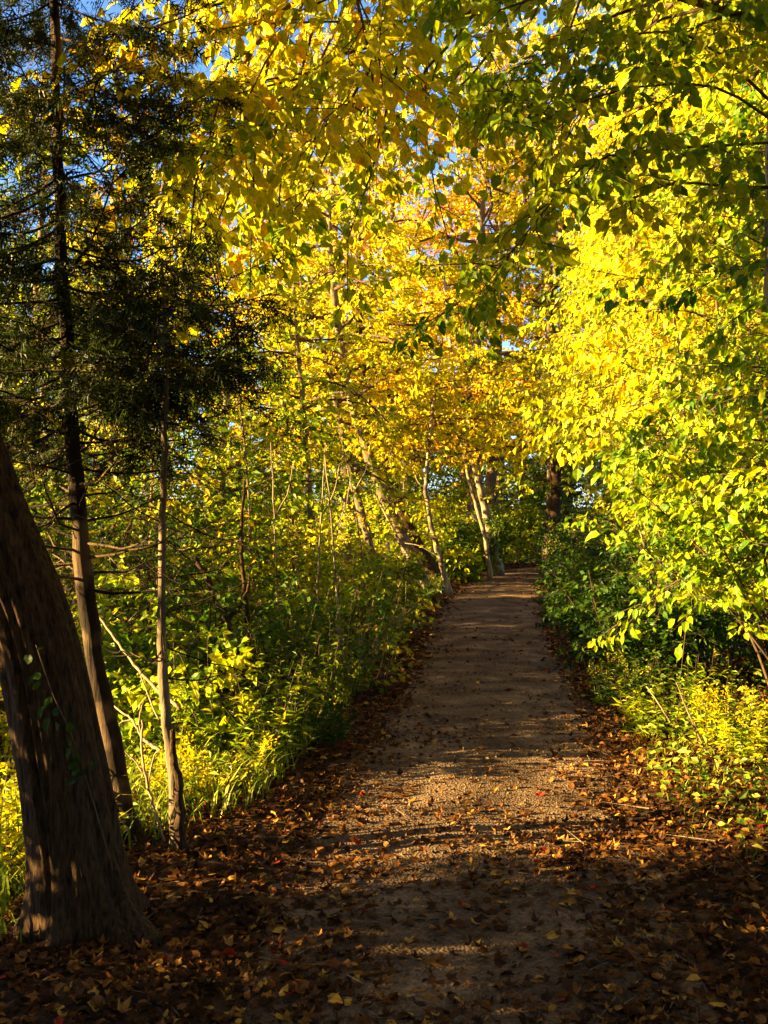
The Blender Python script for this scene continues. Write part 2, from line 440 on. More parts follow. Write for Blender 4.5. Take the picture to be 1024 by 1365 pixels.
Lk.new(hs.outputs[2], b.inputs['Base Color'])
ad = N.new('ShaderNodeMath'); ad.operation = 'ADD'; Lk.new(vo.outputs['Distance'], ad.inputs[0]); Lk.new(n3.outputs[0], ad.inputs[1])
bp = N.new('ShaderNodeBump'); bp.inputs['Distance'].default_value = .009; bp.inputs['Strength'].default_value = .8
Lk.new(ad.outputs[0], bp.inputs['Height']); Lk.new(bp.outputs[0], b.inputs['Normal']); Lk.new(b.outputs[0], out.inputs[0])
ys = np.concatenate([np.arange(-11, 3, .2), np.arange(3, 12, .06), np.arange(12, 50, .25)]); us = np.linspace(-1.12, 1.12, 41)
W_ = (path_w(ys) * (1 + .05 * np.sin(ys * 3.1)))[:, None]
PXs = path_x(ys)[:, None] + us[None] * W_; PYs = np.repeat(ys[:, None], 41, 1)
pz = gh(PXs, PYs) + .004 + .02 * (1 - us[None] ** 2 / 1.25) + .008 * np.sin(PXs * 7 + PYs * 2.3) * np.sin(PYs * 4.1 - PXs * 3)
pz = pz - np.where(np.abs(us[None]) > 1.05, .03, 0)
def path_z(x, y): 
    u = (x - path_x(y)) / path_w(y)
    return np.where(np.abs(u) < 1.05, gh(x, y) + .004 + .02 * (1 - u * u / 1.25) + .008 * np.sin(x * 7 + y * 2.3) * np.sin(y * 4.1 - x * 3), gh(x, y))
i = (np.arange(len(ys) - 1)[:, None] * 41 + np.arange(40)[None]).ravel()
g = Geo(); g.add(np.stack([PXs.ravel(), PYs.ravel(), pz.ravel()], 1), [np.stack([i, i + 1, i + 42, i + 41], 1)])
o = g.build('path', ['gravel'], None, (0, 0, 0), True); o['kind'] = 'structure'

# loose stones on the path
n = 15000
y = 3.0 + 11 * rng.random(n) ** 1.7; x = path_x(y) + path_w(y) * rng.uniform(-1.05, 1.05, n); s = rng.gamma(2.2, .0016, n) + .002
z = path_z(x, y) + s * .25
T = np.array([(1, 0, 0), (0, 1, 0), (-1, 0, 0), (0, -1, 0), (0, 0, .8), (0, 0, -.6)])
V = np.stack([x, y, z], 1)[:, None] + T[None] * s[:, None, None] * rng.uniform(.6, 1.3, (n, 6, 1))
f = np.array([(0, 1, 4), (1, 2, 4), (2, 3, 4), (3, 0, 4)])
g = Geo(); g.add(V.reshape(-1, 3), [(np.arange(n)[:, None, None] * 6 + f[None]).reshape(-1, 3)])
o = g.build('gravel', ['gravel'], None); o['kind'] = 'stuff'; o['label'] = 'loose gravel and grit scattered over the path'; o['category'] = 'gravel'

def litter_points(n, y0, y1, pw):
    y = y0 + (y1 - y0) * rng.random(n * 4) ** pw
    x = path_x(y) + rng.uniform(-5, 5, n * 4)
    d = pdist(x, y)
    cl = .5 + .5 * np.sin(x * 3.1 + 1.3 * np.sin(y * 2.1)) * np.sin(y * 2.7 + x)
    left_far = np.interp(y, [3, 5.2, 6.5, 9], [1, .75, .22, .3])
    pr = np.where(d > -.12, np.interp(d, [-.12, .05, .9, 2.5, 4.2], [.45, 1, 1, .5, .25]), (.035 + .10 * cl ** 2) * np.interp(y, [3, 5.2, 6.3, 9, 16], [6., 4.5, 2.2, .5, .5]) * (1 + 2.2 * np.clip((d + .5) / .5, 0, 1)))
    k = rng.random(n * 4) < pr
    return x[k][:n], y[k][:n]
g = Geo()
for n, y0, y1, pw, kind, sz in ((22000, 2.2, 9, 1.3, 'maple', .036), (46000, 2.2, 14, 1.4, 'oval', .046), (16000, 9, 30, 1.2, 'simple', .075)):
    x, y = litter_points(n, y0, y1, pw); n = len(x)
    z = path_z(x, y) + rng.uniform(.004, .03, n) * np.where(pdist(x, y) > 0, 1, .45)
    az = rng.uniform(0, 6.28, n); s = sz * rng.uniform(.55, 1.35, n)
    nm = np.array([0, 0, 1.]) + rng.normal(0, .42, (n, 3)); 
    hue = np.clip(rng.beta(2, 3.0, n), 0, .9); rr = rng.random(n); hue = np.where(rr < .006, .99, np.where(rr < .04, .92, hue))
    w = s * (1 if kind == 'maple' else .6)
    leaves(g, np.stack([x, y, z], 1), np.stack([np.cos(az), np.sin(az), rng.normal(0, .2, n)], 1), nm, s * (1.15 if kind == 'maple' else 1), w, hue, kind, 0, rng.uniform(-.6, 2.6, n))
o = g.build('leaf_litter', ['leaf_litter'], None); o['kind'] = 'stuff'; o['label'] = 'fallen brown and tan leaves along both path edges'; o['category'] = 'fallen leaves'

# bits of twig among the leaves
n = 1500; x, y = litter_points(n, 2.3, 13, 1.4); n = len(x); z = path_z(x, y) + rng.uniform(.008, .03, n); az = rng.uniform(0, 6.28, n); ln = rng.gamma(2.5, .035, n) + .03
A = np.stack([x, y, z], 1); B = A + np.stack([np.cos(az) * ln, np.sin(az) * ln, rng.normal(0, .08, n) * ln], 1)
g = Geo(); prisms(g, A, B, rng.uniform(.0015, .004, n), np.full(n, .001), 0)
o = g.build('fallen_twigs', ['bark_grey'], None); o['kind'] = 'stuff'; o['label'] = 'bits of broken twig among the fallen leaves'; o['category'] = 'twigs'
# grass and low ground cover
g = Geo(); n = 34000
y = 3.2 + 24 * rng.random(n) ** 1.35; sd = np.where(rng.random(n) < .55, -1, 1)
off = np.interp(y, [3, 5.2, 5.6, 8, 14], [1.0, .6, .30, .34, .28]) * np.where(sd < 0, 1, .45)
x = path_x(y) + sd * (path_w(y) + off + rng.gamma(1.6, .55, n))
lit = rng.random(n) < np.interp(y, [3.2, 4.6, 5.4], [.25, .5, 1]) * np.where(sd > 0, np.interp(y, [5, 6.5], [.12, .6]), 1)
x, y = x[lit], y[lit]; n = len(x); z = gh(x, y)
hh = (rng.gamma(4, .035, n) + .05) * np.where(x > path_x(y), .4, 1); az = rng.uniform(0, 6.28, n)
leaves(g, np.stack([x, y, z], 1), np.stack([.5 * np.cos(az), .5 * np.sin(az), np.ones(n)], 1), np.stack([np.cos(az + 3.1), np.sin(az + 3.1), np.full(n, .4)], 1), hh, .005 + hh * .02, rng.beta(2, 2, n), 'blade', 0, rng.uniform(.5, 2.5, n))
m_ = 16000
y = 4.8 + 22 * rng.random(m_) ** 1.3; sd = np.where(rng.random(m_) < .55, -1, 1)
off = np.interp(y, [3, 5.2, 5.6, 8, 14], [1.0, .7, .35, .4, .3]) * np.where(sd < 0, 1, .5)
x = path_x(y) + sd * (path_w(y) + off + rng.gamma(1.6, .6, m_)); z = gh(x, y) + rng.uniform(.03, .22, m_); az = rng.uniform(0, 6.28, m_)
leaves(g, np.stack([x, y, z], 1), np.stack([np.cos(az), np.sin(az), rng.normal(0, .4, m_)], 1), np.array([-.2, -.2, .9]) + rng.normal(0, .4, (m_, 3)), rng.uniform(.03, .07, m_), .03, rng.beta(2, 2, m_), 'simple', 0)
o = g.build('ground_cover', ['leaf_grass'], None); o['kind'] = 'stuff'; o['label'] = 'grass blades and low green ground cover on the verges'; o['category'] = 'ground cover'

# ================================================================== LEFT FOREGROUND
# thick leaning trunk with furrowed bark
def big_trunk():
    ctl = [P(122, 1248, 4.05), P(100, 1130, 4.05), P(78, 1000, 4.05), P(40, 830, 4.05), P(-48, 600, 4.05), P(-130, 350, 4.05), P(-200, 50, 4.05), P(-230, -350, 4.0), P(-235, -900, 4.0)]
    base = ctl[0].copy(); base[2] = float(gh(base[0], base[1]))
    ctl[0][2] = base[2] - .08
    n, s = 380, 256
    c = spline(ctl, n); f = np.linspace(0, 1, n)
    hgt = c[:, 2] - base[2]
    rad = np.interp(hgt, [-.1, .02, .12, .3, .6, 1.2, 2, 3, 5, 7], [.225, .20, .175, .155, .142, .130, .122, .112, .09, .05])
    t = nrm(np.gradient(c, axis=0)); u = nrm(np.cross(t, [0, 1., 0])); v = np.cross(t, u)
    V = np.zeros((n, s, 3))
    for a in range(n):
        for b in range(s):
            th = b / s * 2 * math.pi
            q = Vector((math.cos(th) * 3.2, math.sin(th) * 3.2, hgt[a] * 1.1))
            q2 = Vector((math.cos(th) * 4.6, math.sin(th) * 4.6, hgt[a] * 1.3 + .8 * math.sin(th * 2)))
            rg = 1 - abs(mnoise.noise(q * 1.4)) * 2; rf = 1 - abs(mnoise.noise(q2)) * 2
            fl = 1 + math.exp(-max(hgt[a], 0) / .12) * (.30 * math.sin(th * 5 + 1) + .20 * math.sin(th * 3 + .5) + .10)
            r = rad[a] * fl + .005 * rg + .018 * (abs(rf) ** .7 * (1 if rf > 0 else -1))
            V[a, b] = c[a] + r * (math.cos(th) * u[a] + math.sin(th) * v[a])
    ii = np.arange(n - 1)[:, None] * s; j = np.arange(s)[None]; k = (j + 1) % s
    Q = np.stack([ii + j, ii + k, ii + s + k, ii + s + j], -1).reshape(-1, 4)
    root = thing('leaning_tree', 'thick dark furrowed tree trunk leaning left at the near left path edge', 'tree', base)
    g = Geo(); g.add(V.reshape(-1, 3), [Q]); g.build('trunk', ['bark_dark'], root, base, True)
    r = np.random.default_rng(3); gb = Geo(); gc = Geo(); A = []; B = []
    for k in range(13):
        hz = 4.6 + 1.6 * k / 13; p = np.array([np.interp(hz, c[:, 2], c[:, q]) for q in range(3)])
        az = k * 2.4; pts = curve(p, [math.cos(az) * .6 - .7, math.sin(az) * .6 - .7, .3], r.uniform(1.2, 2.2), 7, .4, .15, r)
        V, fs = tube(pts, np.linspace(.035, .01, 7), 5); gb.add(V, fs)
        for q in range(26):
            i = r.integers(1, 6); p0 = pts[i] + (pts[i + 1] - pts[i]) * r.random()
            d = nrm(r.normal(0, 1, 3) * [1, 1, .5]); A.append(p0); B.append(p0 + d * r.uniform(.3, .7))
    A = np.array(A); B = np.array(B); prisms(gb, A, B, np.full(len(A), .005), np.full(len(A), .002), 0)
    leaf_on_twigs(gc, A, B, 14, .09, r.uniform(.2, .7, len(A)), 'simple', 0, r=r)
    gb.build('branches', ['bark_twig'], root, base, True); gc.build('crown', ['leaf_green'], root, base)
big_trunk()

# vine leaves on the leaning trunk
g = Geo(); r = np.random.default_rng(5)
vp = spline([P(150, 1160, 3.86), P(118, 1050, 3.84), P(95, 980, 3.84), P(70, 925, 3.83), P(48, 860, 3.83)], 24)
V, fs = tube(vp, np.full(24, .0025), 4); g.add(V, fs, 1)
k = r.integers(7, 24, 22); 
c = vp[k] + r.normal(0, .02, (22, 3)) + [0, -.02, 0]
leaves(g, c, r.normal(0, .6, (22, 3)) + [0, -.2, -.7], np.array([-.2, -1, .5]) + r.normal(0, .4, (22, 3)), r.uniform(.025, .06, 22), r.uniform(.02, .045, 22), r.uniform(.0, .5, 22), 'oval', 0)
tag(g.build('climbing_vine', ['leaf_shade', 'bark_twig'], None, vp[0]), 'few small green vine leaves clinging to the thick leaning trunk', 'vine')

def cedar(name, label, trunk, r0, r1, limbs, start, llen, bark, seed, density=1., mat='leaf_cedar', bias=(0, 0, 0), deadf=.35):
    r = np.random.default_rng(seed)
    tp = spline(trunk, 40); base = tp[0].copy(); base[2] = float(gh(base[0], base[1])); tp[0][2] = base[2] - .08
    f = np.linspace(0, 1, 40); rad = (r0 + (r1 - r0) * f ** .9) * (1 + .45 * np.exp(-f * 22))
    rad = rad * (1 + r.normal(0, .05, 40)); tp[2:-1, :2] += r.normal(0, r0 * .09, (37, 2))
    root = thing(name, label, 'tree', base)
    g = Geo(); V, fs = tube(tp, rad, 14); g.add(V, fs); g.build('trunk', [bark], root, base, True)
    gb = Geo(); gc = Geo(); A = []; B = []
    for k in range(limbs):
        s = start + (1 - start) * (k + r.random()) / limbs
        p = np.array([np.interp(s, f, tp[:, q]) for q in range(3)])
        az = k * 2.4 + r.normal(0, .5)
        dead = s < start + (1 - start) * deadf
        ln = r.uniform(*llen) * (1.1 - .5 * s) * (.6 if dead else 1)
        pts = curve(p, np.array([math.cos(az), math.sin(az), r.normal(-.05, .25)]) + bias, ln, 9, -.25 + r.normal(0, .2), .10, r)
        pts[:, 2] -= (.02 if dead else .14) * ln * np.sin(np.linspace(0, math.pi, 9))
        rr = max(.0035, np.interp(s, f, rad) * (.2 if dead else .28))
        V, fs = tube(pts, np.linspace(rr, .003, 9), 5); gb.add(V, fs)
        for q in range(int((5 if dead else 20) * density * ln)):
            u = r.uniform(.15, 1) * 8; i = min(int(u), 7); p0 = pts[i] + (pts[i + 1] - pts[i]) * (u - i)
            t = nrm(pts[i + 1] - pts[i]); sd = nrm(np.cross(t, [0, 0, 1.])) * r.choice([-1, 1])
            d = nrm(t * .6 + sd * r.uniform(.3, 1) + np.array([0, 0, r.normal(-.25, .25)])); tl = r.uniform(.18, .42)
            if dead:
                V, fs = tube(curve(p0, d, tl * 1.1, 4, .2, .2, r), np.linspace(.003, .001, 4), 3, False); gb.add(V, fs)
            else:
                A.append(p0); B.append(p0 + d * tl)
    A = np.array(A); B = np.array(B)
    prisms(gb, A, B, np.full(len(A), .003), np.full(len(A), .0012), 0)
    n = len(A); per = 12; i = np.repeat(np.arange(n), per); m = len(i); t = r.uniform(.1, 1, m)[:, None]
    tw = nrm(B - A)[i]; sd = nrm(np.cross(tw, [0, 0, 1.])) * r.choice([-1, 1], m)[:, None]
    hu = (r.beta(2, 3, n))[i]
    leaves(gc, A[i] + (B - A)[i] * t, tw * .6 + sd * .6 + np.array([0, 0, -.45]) + r.normal(0, .3, (m, 3)), r.normal(0, .8, (m, 3)) + [0, -.2, .5], r.uniform(.06, .13, m), r.uniform(.05, .10, m), hu, 'spray', 0)
    gb.build('branches', ['bark_cedar'], root, base, True); gc.build('crown', [mat], root, base)
    return root
cedar('cedar_tree', 'slender dark cedar tree standing just behind the thick leaning trunk',
      [P(186, 1150, 4.9), P(165, 1080, 4.95), P(142, 960, 5), P(118, 820, 5), P(102, 650, 5), P(90, 480, 5), P(80, 250, 5), P(76, 0, 5), P(74, -300, 5)],
      .058, .016, 108, .40, (.5, 1.2), 'bark_cedar', 21, 1.45, deadf=.25)
cedar('cedar_sapling', 'thin straight young tree with pale sunlit lower bark right of the dark cedar',
      [P(236, 1148, 4.88), P(230, 1040, 4.9), P(219, 920, 4.9), P(215, 800, 4.9), P(218, 650, 4.9), P(222, 500, 4.9), P(219, 430, 4.9), P(216, 345, 4.9)],
      .030, .006, 38, .30, (.5, 1.0), 'bark_grey', 22, 1.2, deadf=.5)
stick('broken_stem', 'short dark broken stem standing against the foot of the pale young tree', 'stem',
      [P(246, 1150, 4.83) * [1, 1, 0] + [0, 0, -.06], P(240, 1080, 4.83), P(232, 1020, 4.84), P(229, 975, 4.85)], .028, .012, bark='bark_dark', sides=9)
stick('dead_branch', 'long bare pale branch slanting down between the dark cedar and the pale young tree', 'branch',
      [P(132, 822, 5.6), P(165, 868, 5.5), P(200, 910, 5.4), P(240, 945, 5.3)], .007, .010,
      [[P(165, 868, 5.5), P(150, 870, 5.45), P(135, 862, 5.4)], [P(185, 893, 5.45), P(200, 935, 5.4), P(212, 960, 5.35)]])
stick('dead_branch', 'forked bare pale branch low beside the pale young tree trunk', 'branch',
      [P(212, 1000, 5.3), P(190, 985, 5.35), P(175, 960, 5.4), P(150, 940, 5.5)], .010, .004,
      [[P(190, 985, 5.35), P(185, 960, 5.3), P(190, 940, 5.3)], [P(175, 960, 5.4), P(160, 965, 5.4), P(140, 990, 5.4)]])
stick('dead_branch', 'bare crooked twig rising from the ground between cedar foot and pale young tree', 'branch',
      [P(220, 1130, 5.0), P(200, 1060, 5.05), P(190, 1010, 5.1), P(188, 960, 5.1)], .009, .005,
      [[P(190, 1030, 5.08), P(175, 1010, 5.1), P(160, 995, 5.1)], [P(196, 1050, 5.06), P(205, 1010, 5.1), P(214, 1000, 5.1)]])

# ---- sunlit herbs by the left edge
herb('goldenrod_clump', 'tallest sunlit yellow green herb clump at the left path edge', 'plant', -.92, 6.55, .40, .80, 54, L=.085, hue=(.15, .6), plume=False, seed=1, leaf='leaf_lime')
herb('goldenrod_clump', 'low pale yellow herb clump in front of the tallest left clump', 'plant', -1.0, 5.9, .28, .30, 34, L=.07, hue=(.5, .85), seed=2, leaf='leaf_lime')
herb('goldenrod_clump', 'shaded weedy clump left of the lit path band beyond the tallest left clump', 'plant', -.45, 7.1, .30, .58, 30, L=.07, hue=(.1, .5), seed=3, leaf='leaf_green')
herb('fern_clump', 'bright yellow green low plants left of the thick leaning trunk foot', 'plant', -1.72, 4.75, .34, .5, 46, L=.09, hue=(.4, .8), seed=4, leaf='leaf_lime', plume=False, ratio=.28)
shrub('bush', 'broad leaved light green bush right behind the pale young tree', 'shrub', -1.45, 6.75, .8, .6, 10, 8, 8, .07, 'leaf_lime', 'oval', (.2, .6), seed=5)

# ---- left thicket, near to far
LG = 'bushes of the left thicket'
ls = [
 (-1.75, 7.2, 1.2, .9, 'leaf_lime', (.05, .5), 'loose green bush seen between the dark cedar and pale young tree'),
 (-2.5, 7.4, 1.6, 1.2, 'leaf_lime', (.3, .8), 'bright leafed bush at left frame edge behind the thick leaning trunk'),
 (-1.45, 8.6, 1.4, .9, 'leaf_green', (.4, .9), 'rounded dark green bush right of the pale young tree'),
 (-.55, 8.9, .95, .7, 'leaf_green', (.3, .95), 'dark low bush where the left verge pulls in beside brush'),
 (-2.5, 9.4, 2.2, 1.2, 'leaf_green', (.35, .9), 'tall green bush far left behind the cedar trunk'),
 (-1.45, 10.4, 1.9, .95, 'leaf_lime', (.15, .6), 'yellow green bush in the middle of the left thicket'),
 (-.55, 10.4, 1.15, .6, 'leaf_lime', (.15, .6), 'stemmy green bush at the left path edge before the bend'),
 (-.28, 12.2, 1.3, .7, 'leaf_lime', (.15, .6), 'yellowish stemmy bush nearest the shaded left path edge'),
 (-2.1, 11.8, 2.6, 1.4, 'leaf_lime', (.2, .65), 'tall leafy bush at back of left thicket'),
 (-1.15, 13.4, 1.6, .9, 'leaf_lime', (.2, .65), 'green bush below the leaning trunks of the bend'),
 (.0, 14.8, .8, .6, 'leaf_shade', (.5, 1), 'small dusky bush at left verge where the path starts to bend'),
 (-3.6, 10.8, 2.6, 1.6, 'leaf_lime', (.2, .8), 'yellow flecked bush at left frame edge between the two dark trunks'),
 (-3.2, 13.5, 3.2, 1.8, 'leaf_green', (.3, .85), 'large far bush left behind the pale young tree'),
]
for k, (x, y, h, w, lf, hu, lb) in enumerate(ls):
    shrub('bush', lb, 'shrub', x, y, h, w, int(8 + 5 * w), 7, 9, .062, lf, 'simple', hu, LG, seed=40 + k, rs=.009, bark='bark_grey' if k % 2 else 'bark_twig')
for k, (x, y, h, lf, hu, lb) in enumerate([(-1.45, 10.9, 3.6, 'leaf_lime', (.2, .65), 'slim green and yellow sapling rising from the middle of the left thicket'),
 (-1.15, 12.6, 3.0, 'leaf_lime', (.3, .8), 'slim yellowing sapling rising from the left thicket nearest the path'),
 (-2.3, 10.2, 3.9, 'leaf_green', (.4, .95), 'slim dark sapling rising between the cedar and the pale young tree'),
 (-3.3, 11.8, 4.2, 'leaf_lime', (.3, .8), 'slim yellow flecked sapling at the left edge beyond the cedar'),
 (-2.1, 15.5, 4.2, 'leaf_lime', (.35, .85), 'slim yellow sapling behind the left thicket near the bend')]):
    z = float(gh(x, y))
    tree('thicket_sapling', lb, 'tree', [np.array([x, y, z]), np.array([x + .1, y, z + h * .4]), np.array([x - .1 + .1 * k, y, z + h])], .022, .007, 24, .25, (.5, 1.1), None, up=.5, droop=.5, subs=7, twigs=4,
         per=8, L=.07, leaf=lf, hue=hu, bark='bark_twig' if k % 2 else 'bark_grey', group='saplings of the left thicket', seed=700 + k)
# dry stems by the path in the thicket
herb('weed_clump', 'tall thin yellow green weeds behind the tallest left clump at the path edge', 'plant', -.62, 8.0, .3, .95, 40, leaf='leaf_lime', L=.07, per=24, hue=(.1, .5), seed=16, plume=False, d=.6)
herb('weed_clump', 'tall thin shaded weeds along the left path edge before the leaning trunks', 'plant', -.05, 12.4, .3, 1.0, 46, leaf='leaf_lime', L=.07, per=22, hue=(.0, .45), seed=17, plume=False, d=1.3)
herb('dry_clump', 'pale dry upright stems at the left path edge in the thicket', 'plant', -.28, 9.9, .35, 1.15, 40, leaf='leaf_dry', L=.06, per=14, hue=(.3, .8), seed=6, bark='bark_dead', plume=False, d=.9)
for k, (px, py, Y, lean, lb) in enumerate([(455, 900, 9.2, -12, 'pale thin bare stem at the left path edge among the dry stems'), (420, 880, 9.8, 8, 'pale thin bare stem in the middle of the left thicket'), (372, 880, 9.6, -6, 'thin grey bare stem right of the brush heap'), (495, 850, 11.6, -25, 'thin bare stem leaning left nearest the leaning trunks')]):
    q0 = P(px, py, Y); q0[2] = float(gh(q0[0], q0[1])) - .05
    stick('bare_stem', lb, 'stem', [q0, P(px + lean * .4, py - 90, Y), P(px + lean, py - 190, Y), P(px + lean * 1.8, py - 290, Y)], .013, .005, [[P(px + lean, py - 190, Y), P(px + lean + 18, py - 225, Y), P(px + lean + 24, py - 262, Y)]], 'bark_pale')
# heap of dead brush
g = Geo(); r = np.random.default_rng(8); bx, by = -1.05, 8.3; bz = float(gh(bx, by))
for k in range(60):
    a = r.uniform(0, 6.28); p = np.array([bx + r.normal(0, .22), by + r.normal(0, .2), bz + r.uniform(0, .4)])
    d = nrm([math.cos(a), math.sin(a) * .6, r.normal(.1, .3)]); ln = r.uniform(.3, .8)
    V, fs = tube(curve(p - d * ln / 2, d, ln, 5, .1, .15, r), np.linspace(.009, .003, 5) * r.uniform(.5, 1.5), 4); g.add(V, fs)
tag(g.build('brush_heap', ['bark_dark'], None, (bx, by, bz), True), 'dark tangled heap of dead brush in the left thicket', 'brush heap')
stick('dead_sapling', 'dark slanted bare stem above the brush heap in the left thicket', 'stem',
      [P(322, 890, 8.2), P(302, 830, 8.2), P(280, 775, 8.2), P(262, 745, 8.2)], .035, .018, [[P(302, 830, 8.2), P(325, 800, 8.2), P(332, 770, 8.2)]], 'bark_dark')
stick('dead_sapling', 'dark upright thin bare stem right of the slanted bare stem', 'stem',
      [P(334, 880, 8.3), P(328, 810, 8.3), P(322, 730, 8.3), P(326, 640, 8.3)], .022, .012, [], 'bark_dark')

# ================================================================== TREES AT THE BEND
def T(*a): return [P(*q) for q in a]
def grounded(pts):
    pts = [np.array(p) for p in pts]; pts[0][2] = float(gh(pts[0][0], pts[0][1])); return pts
BG = 'leaning trees at the path bend'
tree('leaning_tree', 'mottled brown leaning trunk at the bend, front one of the pair', 'tree',
     grounded(T((566, 800, 19.6), (540, 725, 19.6), (500, 630, 19.6), (472, 545, 19.6), (450, 430, 19.4), (440, 320, 19), (435, 250, 19))),
     .145, .04, 28, .40, (1.4, 2.8), (0, -.1, 0), subs=7, per=12, L=.105, leaf='leaf_yellow', hue=(.25, .68), bark='bark_grey', group=BG, seed=1)
tree('leaning_tree', 'dark leaning trunk at the bend right behind the mottled one', 'tree',
     grounded(T((585, 780, 21.5), (548, 710, 21.5), (518, 635, 21.5), (496, 555, 21.5), (480, 470, 21.5), (478, 380, 21.5), (480, 280, 21.5))),
     .16, .04, 28, .45, (1.5, 3.0), None, subs=7, per=12, L=.105, leaf='leaf_yellow', hue=(.25, .65), bark='bark_dark', group=BG, seed=2)
tree('leaning_tree', 'thin dark leaning trunk left of the leaning pair at the bend', 'tree',
     grounded(T((510, 790, 20.5), (492, 720, 20.5), (470, 640, 20.5), (453, 560, 20.5), (430, 460, 20.5), (400, 370, 20.5), (385, 300, 20.5))),
     .10, .03, 26, .42, (1.4, 2.6), None, subs=7, per=12, L=.105, leaf='leaf_yellow', hue=(.25, .65), bark='bark_grey', group=BG, seed=3)
tree('crooked_sapling', 'crooked pale sapling standing at the outer edge of the bend', 'tree',
     grounded(T((600, 795, 19.3), (588, 750, 19.3), (578, 712, 19.3), (568, 655, 19.3), (572, 600, 19.3), (578, 540, 19.3), (590, 450, 19.2))),
     .060, .02, 12, .62, (.9, 1.6), None, subs=6, per=8, L=.09, leaf='leaf_yellow', hue=(.3, .8), bark='bark_pale', seed=4,
     extra=[(T((585.5, 742, 19.3), (560, 728, 19.3), (540, 724, 19.4)), .016, 1), (T((568, 650, 19.3), (556, 640, 19.3), (545, 600, 19.3)), .016, 1)])
tree('forked_sapling', 'thin pale branching stem in front of the mottled leaning trunk', 'tree',
     grounded(T((572, 806, 18.9), (550, 752, 18.9), (528, 712, 18.9), (505, 668, 18.9), (486, 640, 18.9))),
     .035, .014, 7, .5, (.6, 1.1), None, subs=4, per=6, L=.08, leaf='leaf_lime', hue=(.3, .8), bark='bark_pale', seed=5)
tree('young_tree', 'pale slim trunk pair member leaning over the bend, right of the crooked sapling', 'tree',
     grounded(T((665, 765, 24.5), (652, 700, 24.5), (638, 640, 24.5), (624, 585, 24.5), (610, 535, 24.5), (600, 450, 24.5), (590, 350, 24.5))),
     .12, .035, 24, .45, (1.4, 2.6), None, subs=7, per=9, L=.11, leaf='leaf_yellow', hue=(.25, .8), bark='bark_pale', seed=6)
tree('young_tree', 'thinnest pale stem right of the crooked sapling at the bend', 'tree',
     grounded(T((655, 770, 23), (645, 710, 23), (628, 650, 23), (615, 590, 23), (606, 540, 23), (604, 470, 23))),
     .055, .02, 12, .5, (1.0, 1.8), None, subs=6, per=8, L=.10, leaf='leaf_lime', hue=(.3, .8), bark='bark_pale', seed=7)
tree('tall_tree', 'tall straight trunk rising above the yellow crowns in the middle', 'tree',
     grounded(T((480, 760, 29), (478, 600, 29), (476, 480, 29), (474, 330, 29), (472, 200, 29), (470, 90, 29), (468, -30, 29))),
     .15, .05, 22, .45, (1.5, 2.8), None, subs=7, per=7, L=.11, leaf='leaf_yellow', hue=(.35, .85), bark='bark_grey', seed=8, bare=.25)
tree('dark_tree', 'dark straight trunk where the path disappears to the right', 'tree',
     grounded(T((739, 752, 29), (739, 700, 29), (742, 640, 29), (748, 540, 29), (752, 420, 29), (755, 300, 29))),
     .20, .08, 18, .34, (1.6, 2.8), None, subs=7, per=9, L=.11, leaf='leaf_lime', hue=(.1, .6), bark='bark_dark', seed=19)
tree('dark_tree', 'thinner dark trunk right beside the trunk where the path disappears', 'tree',
     grounded(T((757, 752, 30), (757, 700, 30), (762, 640, 30), (772, 540, 30), (780, 430, 30))),
     .11, .05, 16, .28, (1.4, 2.4), None, subs=7, per=9, L=.11, leaf='leaf_green', hue=(.3, .8), bark='bark_dark', seed=10)

# yellow crowns left of the bend, nearer
tree('maple_tree', 'young yellow maple left of the bend above the green thicket', 'tree',
     grounded(T((420, 860, 15.5), (415, 700, 15.5), (405, 560, 15.5), (395, 430, 15.5), (390, 330, 15.5))),
     .07, .02, 18, .40, (1.3, 2.1), None, subs=7, per=9, L=.09, leaf='leaf_yellow', hue=(.2, .7), bark='bark_grey', seed=11)
tree('maple_tree', 'green and yellow young tree behind the pale young tree on the left', 'tree',
     grounded(T((300, 840, 14), (295, 700, 14), (300, 560, 14), (310, 440, 14), (318, 340, 14))),
     .07, .02, 18, .3, (1.2, 2.0), None, subs=7, per=9, L=.085, leaf='leaf_lime', hue=(.0, .5), bark='bark_grey', seed=12)
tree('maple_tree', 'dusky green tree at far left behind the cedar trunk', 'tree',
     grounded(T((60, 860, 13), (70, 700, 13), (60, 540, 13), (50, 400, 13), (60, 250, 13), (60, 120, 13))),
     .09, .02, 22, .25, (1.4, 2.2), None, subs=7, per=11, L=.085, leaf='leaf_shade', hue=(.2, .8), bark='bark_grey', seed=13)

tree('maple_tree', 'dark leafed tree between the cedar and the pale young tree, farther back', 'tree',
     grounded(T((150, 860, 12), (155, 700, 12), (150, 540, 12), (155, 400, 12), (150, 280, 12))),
     .06, .02, 22, .28, (1.0, 1.7), None, subs=7, per=10, L=.08, leaf='leaf_shade', hue=(.25, .95), bark='bark_dark', seed=14)
